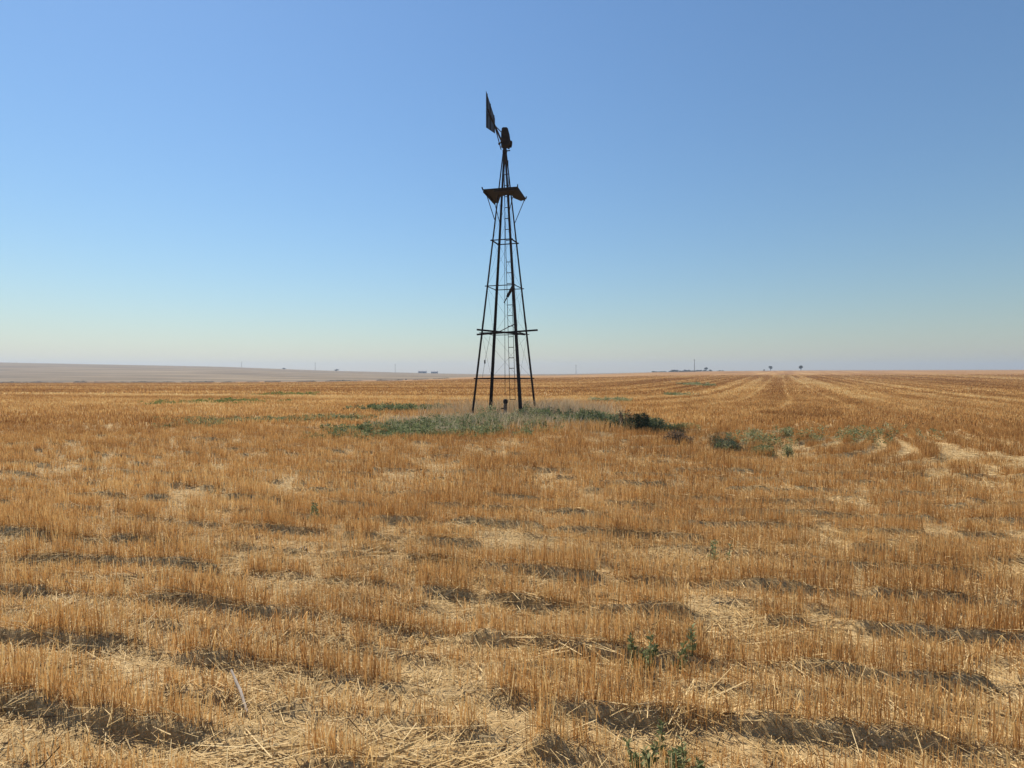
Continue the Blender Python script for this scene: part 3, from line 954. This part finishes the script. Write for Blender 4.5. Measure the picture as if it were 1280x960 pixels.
    bm = bmesh.new(); bar(bm, b0 + Vector((-.03, .02, -.26)), b0.lerp(b1, .52) + Vector((0, 0, -.03)), .026); bar(bm, b0 + Vector((.02, 0, .3)), b0.lerp(b1, .5) + Vector((0, 0, .03)), .022); bm_obj('boom_stay', bm, M_iron, tail)
    a0 = tv(-.525, 19.1, 0); a1 = tv(-.762, 17.88, 0)
    nrm = (a1 - a0).cross(Vector((0, 0, 1))).normalized()
    def sheet(name, pts):
        bm = bmesh.new(); th = .006
        f = [bm.verts.new(a0.lerp(a1, s) + Vector((0, 0, z)) + nrm * (.035 + th)) for s, z in pts]
        g = [bm.verts.new(a0.lerp(a1, s) + Vector((0, 0, z)) + nrm * .035) for s, z in pts]
        bm.faces.new(f); bm.faces.new(g[::-1])
        for k in range(len(pts)): bm.faces.new((f[k], g[k], g[(k + 1) % len(pts)], f[(k + 1) % len(pts)]))
        bm_obj(name, bm, M_vane, tail)
    sheet('vane_sheet', [(0, zc + .01), (.25, zc + .02), (.42, zc + .045), (.70, zc + .05), (.80, zc + .015), (.97, zc + .02), (1, zc + .07), (1, zc + .56), (0, zc + .24)])
    sheet('vane_sheet', [(0, zc - .25), (1, zc - .57), (1, zc + .03), (.93, zc - .005), (.8, zc - .01), (.35, zc - .012), (.2, zc - .005), (0, zc - .003)])
    for s in (.12, .55, .9):
        bm = bmesh.new(); h = .24 + .32 * s
        bar(bm, a0.lerp(a1, s) + Vector((0, 0, zc - h)) + nrm * .026, a0.lerp(a1, s) + Vector((0, 0, zc + h)) + nrm * .026, .03, .016)
        bm_obj('vane_rib', bm, M_iron, tail)


def empty_part(name, parent):
    o = bpy.data.objects.new(name, None); col.objects.link(o); o.parent = parent; o.empty_display_size = .1
    return o


build_tower()


def well_post():
    x, y = TX + .02, TY + .05
    z = float(ground(x, y))
    root = empty('well_post', (x, y, z), 'short weathered well post with a dark cap inside the tower legs', 'post')
    bm = bmesh.new()
    tube(bm, [(0, 0, -.1), (.005, 0, .2), (-.004, 0, .40), (.006, 0, .52)], [.072, .066, .062, .058], 12)
    bm_obj('shaft', bm, M_palewood, root)
    bm = bmesh.new()
    tube(bm, [(.005, 0, .50), (.005, 0, .53), (.006, 0, .60), (.008, 0, .645), (.01, 0, .665)], [.064, .080, .082, .066, .03], 12)
    bm_obj('cap', bm, M_iron, root)
    bm = bmesh.new(); tube(bm, [(-.05, -.02, .33), (-.13, -.05, .33)], .022, 8); tube(bm, [(-.125, -.05, .33), (-.15, -.055, .33)], .034, 8)
    bm_obj('side_stub', bm, M_iron, root)


well_post()


# ------------------------------------------------------------------ far things
def far_at(px, d):
    x = (px - 640) / F * d
    return x, d, float(land(x, d))


def pole(px, d, top_py, label):
    x, y, z = far_at(px, d)
    zt = EYE + (HZ - top_py) / F * d
    root = empty('utility_pole', (x, y, z), label, 'utility pole', 'utility poles along the horizon', 0.5)
    h = zt - z
    bm = bmesh.new(); tube(bm, [(0, 0, -.5), (0, 0, h)], [.22, .15], 8); bm_obj('pole', bm, M_polewood, root)
    bm = bmesh.new(); bar(bm, (-1.2, .16, h - .7), (1.2, .16, h - .7), .12, .14); bm_obj('crossarm', bm, M_polewood, root)


pole(302, 800, 452, 'leftmost utility pole, on the crest of the grey rise')
pole(394, 720, 453, 'utility pole above the left slope, second pole from the left')
pole(494, 690, 455, 'utility pole on the skyline just left of the grey sheds')
pole(720, 600, 456, 'utility pole on the skyline just right of the tower')
pole(868, 440, 449, 'tallest utility pole, standing in front of the dark tree belt')


def leaf_cloud(B, c, rx, ry, rz, n, ls, t0=.5):
    """uneven crown made of several clumps of leaves"""
    c = np.asarray(c)
    k = 9
    cc = rng.normal(size=(k, 3)); cc /= np.linalg.norm(cc, axis=1, keepdims=True)
    cc = c + cc * np.array([rx, ry, rz]) * (0.35 + 0.35 * rng.random((k, 1)))
    who = rng.integers(0, k, n)
    q = rng.normal(size=(n, 3)); q /= np.linalg.norm(q, axis=1, keepdims=True)
    P = cc[who] + q * np.array([rx, ry, rz]) * 0.45 * rng.random((n, 1)) ** .4
    D = rng.normal(size=(n, 3)); D = D / np.linalg.norm(D, axis=1, keepdims=True) * (ls * (.6 + .8 * rng.random(n)))[:, None]
    B.leaf(P, D, ls * .6 * np.ones(n), np.clip(t0 + rng.normal(0, .2, k)[who] + rng.normal(0, .12, n), 0, 1))


def tree(name, px, d, w, h, label, cat, trunk=True, group=None):
    x, y, z = far_at(px, d)
    root = empty(name, (x, y, z), label, cat, group)
    B = Blades()
    leaf_cloud(B, (0, 0, h * (.66 if trunk else .45)), w / 2, w / 2, h * (.36 if trunk else .5), 1500, max(w, h) * .07)
    B.build('crown', M_treeleaf, root)
    bm = bmesh.new()
    tube(bm, [(0, 0, -.3), (.05 * w, 0, h * .3), (0, 0, h * .6)], [.05 * w, .04 * w, .02 * w], 8)
    for a in range(5):
        tube(bm, [(.04 * w, 0, h * .28), (.28 * w * math.cos(a * 1.3), .28 * w * math.sin(a * 1.3), h * .62)], [.03 * w, .012 * w], 6)
    bm_obj('trunk', bm, M_bark, root)


tree('lone_tree', 963, 540, 4.6, 4.2, 'lone spreading tree on the skyline, between the small bush and the rightmost tree', 'tree')
tree('lone_tree', 1001, 540, 4.8, 4.4, 'rightmost of the trees standing alone on the skyline', 'tree')
tree('roadside_bush', 955, 545, 2.4, 1.4, 'small bush on the skyline just left of the lone spreading tree', 'bush', False)
tree('lone_tree', 882.5, 520, 3.9, 3.6, 'rounded tree rising above the dark tree belt', 'tree')
tree('hill_bush', 355, 760, 5.0, 1.9, 'dark bush on the left slope, leftmost of two', 'bush', False)
tree('hill_bush', 421, 840, 6.4, 2.6, 'dark bush on the skyline, second pole to its left', 'bush', False)
tree('margin_bush', 507.5, 352, 1.2, 1.0, 'tiny dark bush at the far edge of the field, below the sheds', 'bush', False)


def belt():
    B = Blades()
    for i in range(46):
        px = 816 + 88 * (i / 45) + random.uniform(-1, 1); d = 600 + random.uniform(-20, 40)
        x, y, z = far_at(px, d)
        zt = EYE + (HZ - (464.2 if px < 838 else 462.6) + random.uniform(-.9, .6) - (1.0 if px > 890 else 0)) / F * d
        zb = min(z, zt - 2.2)
        h = zt - zb
        leaf_cloud(B, (x, y, zb + h * .52), 2.0, 2.0, h * .5, 420, .55, .4)
    o = B.build('tree_belt', M_treeleaf)
    tag(o, 'dark belt of low trees on the skyline right of the tower', 'trees', kind='stuff')


belt()


def margin():
    """rough grass along the fence line where the stubble ends"""
    B = Blades()
    n = 2600
    px = rng.uniform(-40, 560, n)
    x0 = (px - 640) / F
    d = np.interp(px, PX, D_EDGE) + rng.normal(0, 5, n) - 2
    k = vn(px, 0 * px, 9, 61) > 0.35
    px, d = px[k], d[k]; n = len(d)
    x = (px - 640) / F * d
    h = (0.2 + 0.35 * rng.random(n)) * (0.3 + vn(px, 0 * px, 14, 62))
    for i in range(8):
        a = rng.random(n) * 6.283
        P = np.stack([x + rng.normal(0, .5, n), d + rng.normal(0, .5, n), land(x, d) - .05], -1)
        B.leaf(P, lean_vec(n, h * 1.2, .35), .25 + .2 * rng.random(n), np.clip(.8 + rng.normal(0, .25, n), 0, 1))
    o = B.build('margin_weeds', M_rough)
    tag(o, 'strip of rough weeds where the stubble meets the grey rise', 'weeds', kind='stuff')


margin()


def shed(px, d, w, dp, h, rise, label, rz, doors):
    x, y, z = far_at(px, d)
    root = empty('farm_shed', (x, y, z - .2), label, 'shed', 'sheds on the skyline', rz)
    bm = bmesh.new()
    vs = [(-w / 2, -dp / 2, 0), (w / 2, -dp / 2, 0), (w / 2, dp / 2, 0), (-w / 2, dp / 2, 0), (-w / 2, -dp / 2, h), (w / 2, -dp / 2, h), (w / 2, dp / 2, h), (-w / 2, dp / 2, h), (-w / 2, 0, h + rise), (w / 2, 0, h + rise)]
    v = [bm.verts.new(p) for p in vs]
    for f in ((0, 1, 5, 4), (2, 3, 7, 6), (1, 2, 6, 9, 5), (3, 0, 4, 8, 7)): bm.faces.new([v[i] for i in f])
    bm_obj('wall', bm, M_shedwall, root)
    bm = bmesh.new()
    for s in (-1, 1):
        a = [(-w / 2 - .3, s * (dp / 2 + .35), h - .12), (w / 2 + .3, s * (dp / 2 + .35), h - .12), (w / 2 + .3, 0, h + rise + .06), (-w / 2 - .3, 0, h + rise + .06)]
        lo = [bm.verts.new(p) for p in a]; hi = [bm.verts.new((p[0], p[1], p[2] + .12)) for p in a]
        bm.faces.new(lo); bm.faces.new(hi[::-1])
        for k in range(4): bm.faces.new((lo[k], lo[(k + 1) % 4], hi[(k + 1) % 4], hi[k]))
    bm_obj('roof', bm, M_shedroof, root)
    for cx in doors:
        bm = bmesh.new(); bar(bm, (cx, -dp / 2 - .06, .0), (cx, -dp / 2 - .06, h * .8), w * .16, .08, (0, 1, 0)); bm_obj('door', bm, M_sheddoor, root)


shed(528, 900, 12.5, 8, 2.7, 1.0, 'longer low grey shed on the skyline, left one of the pair', .06, (-3.5, 2.5))
shed(543, 900, 9.5, 8, 2.6, 1.0, 'shorter grey shed on the skyline, right one of the pair', -.04, (0,))
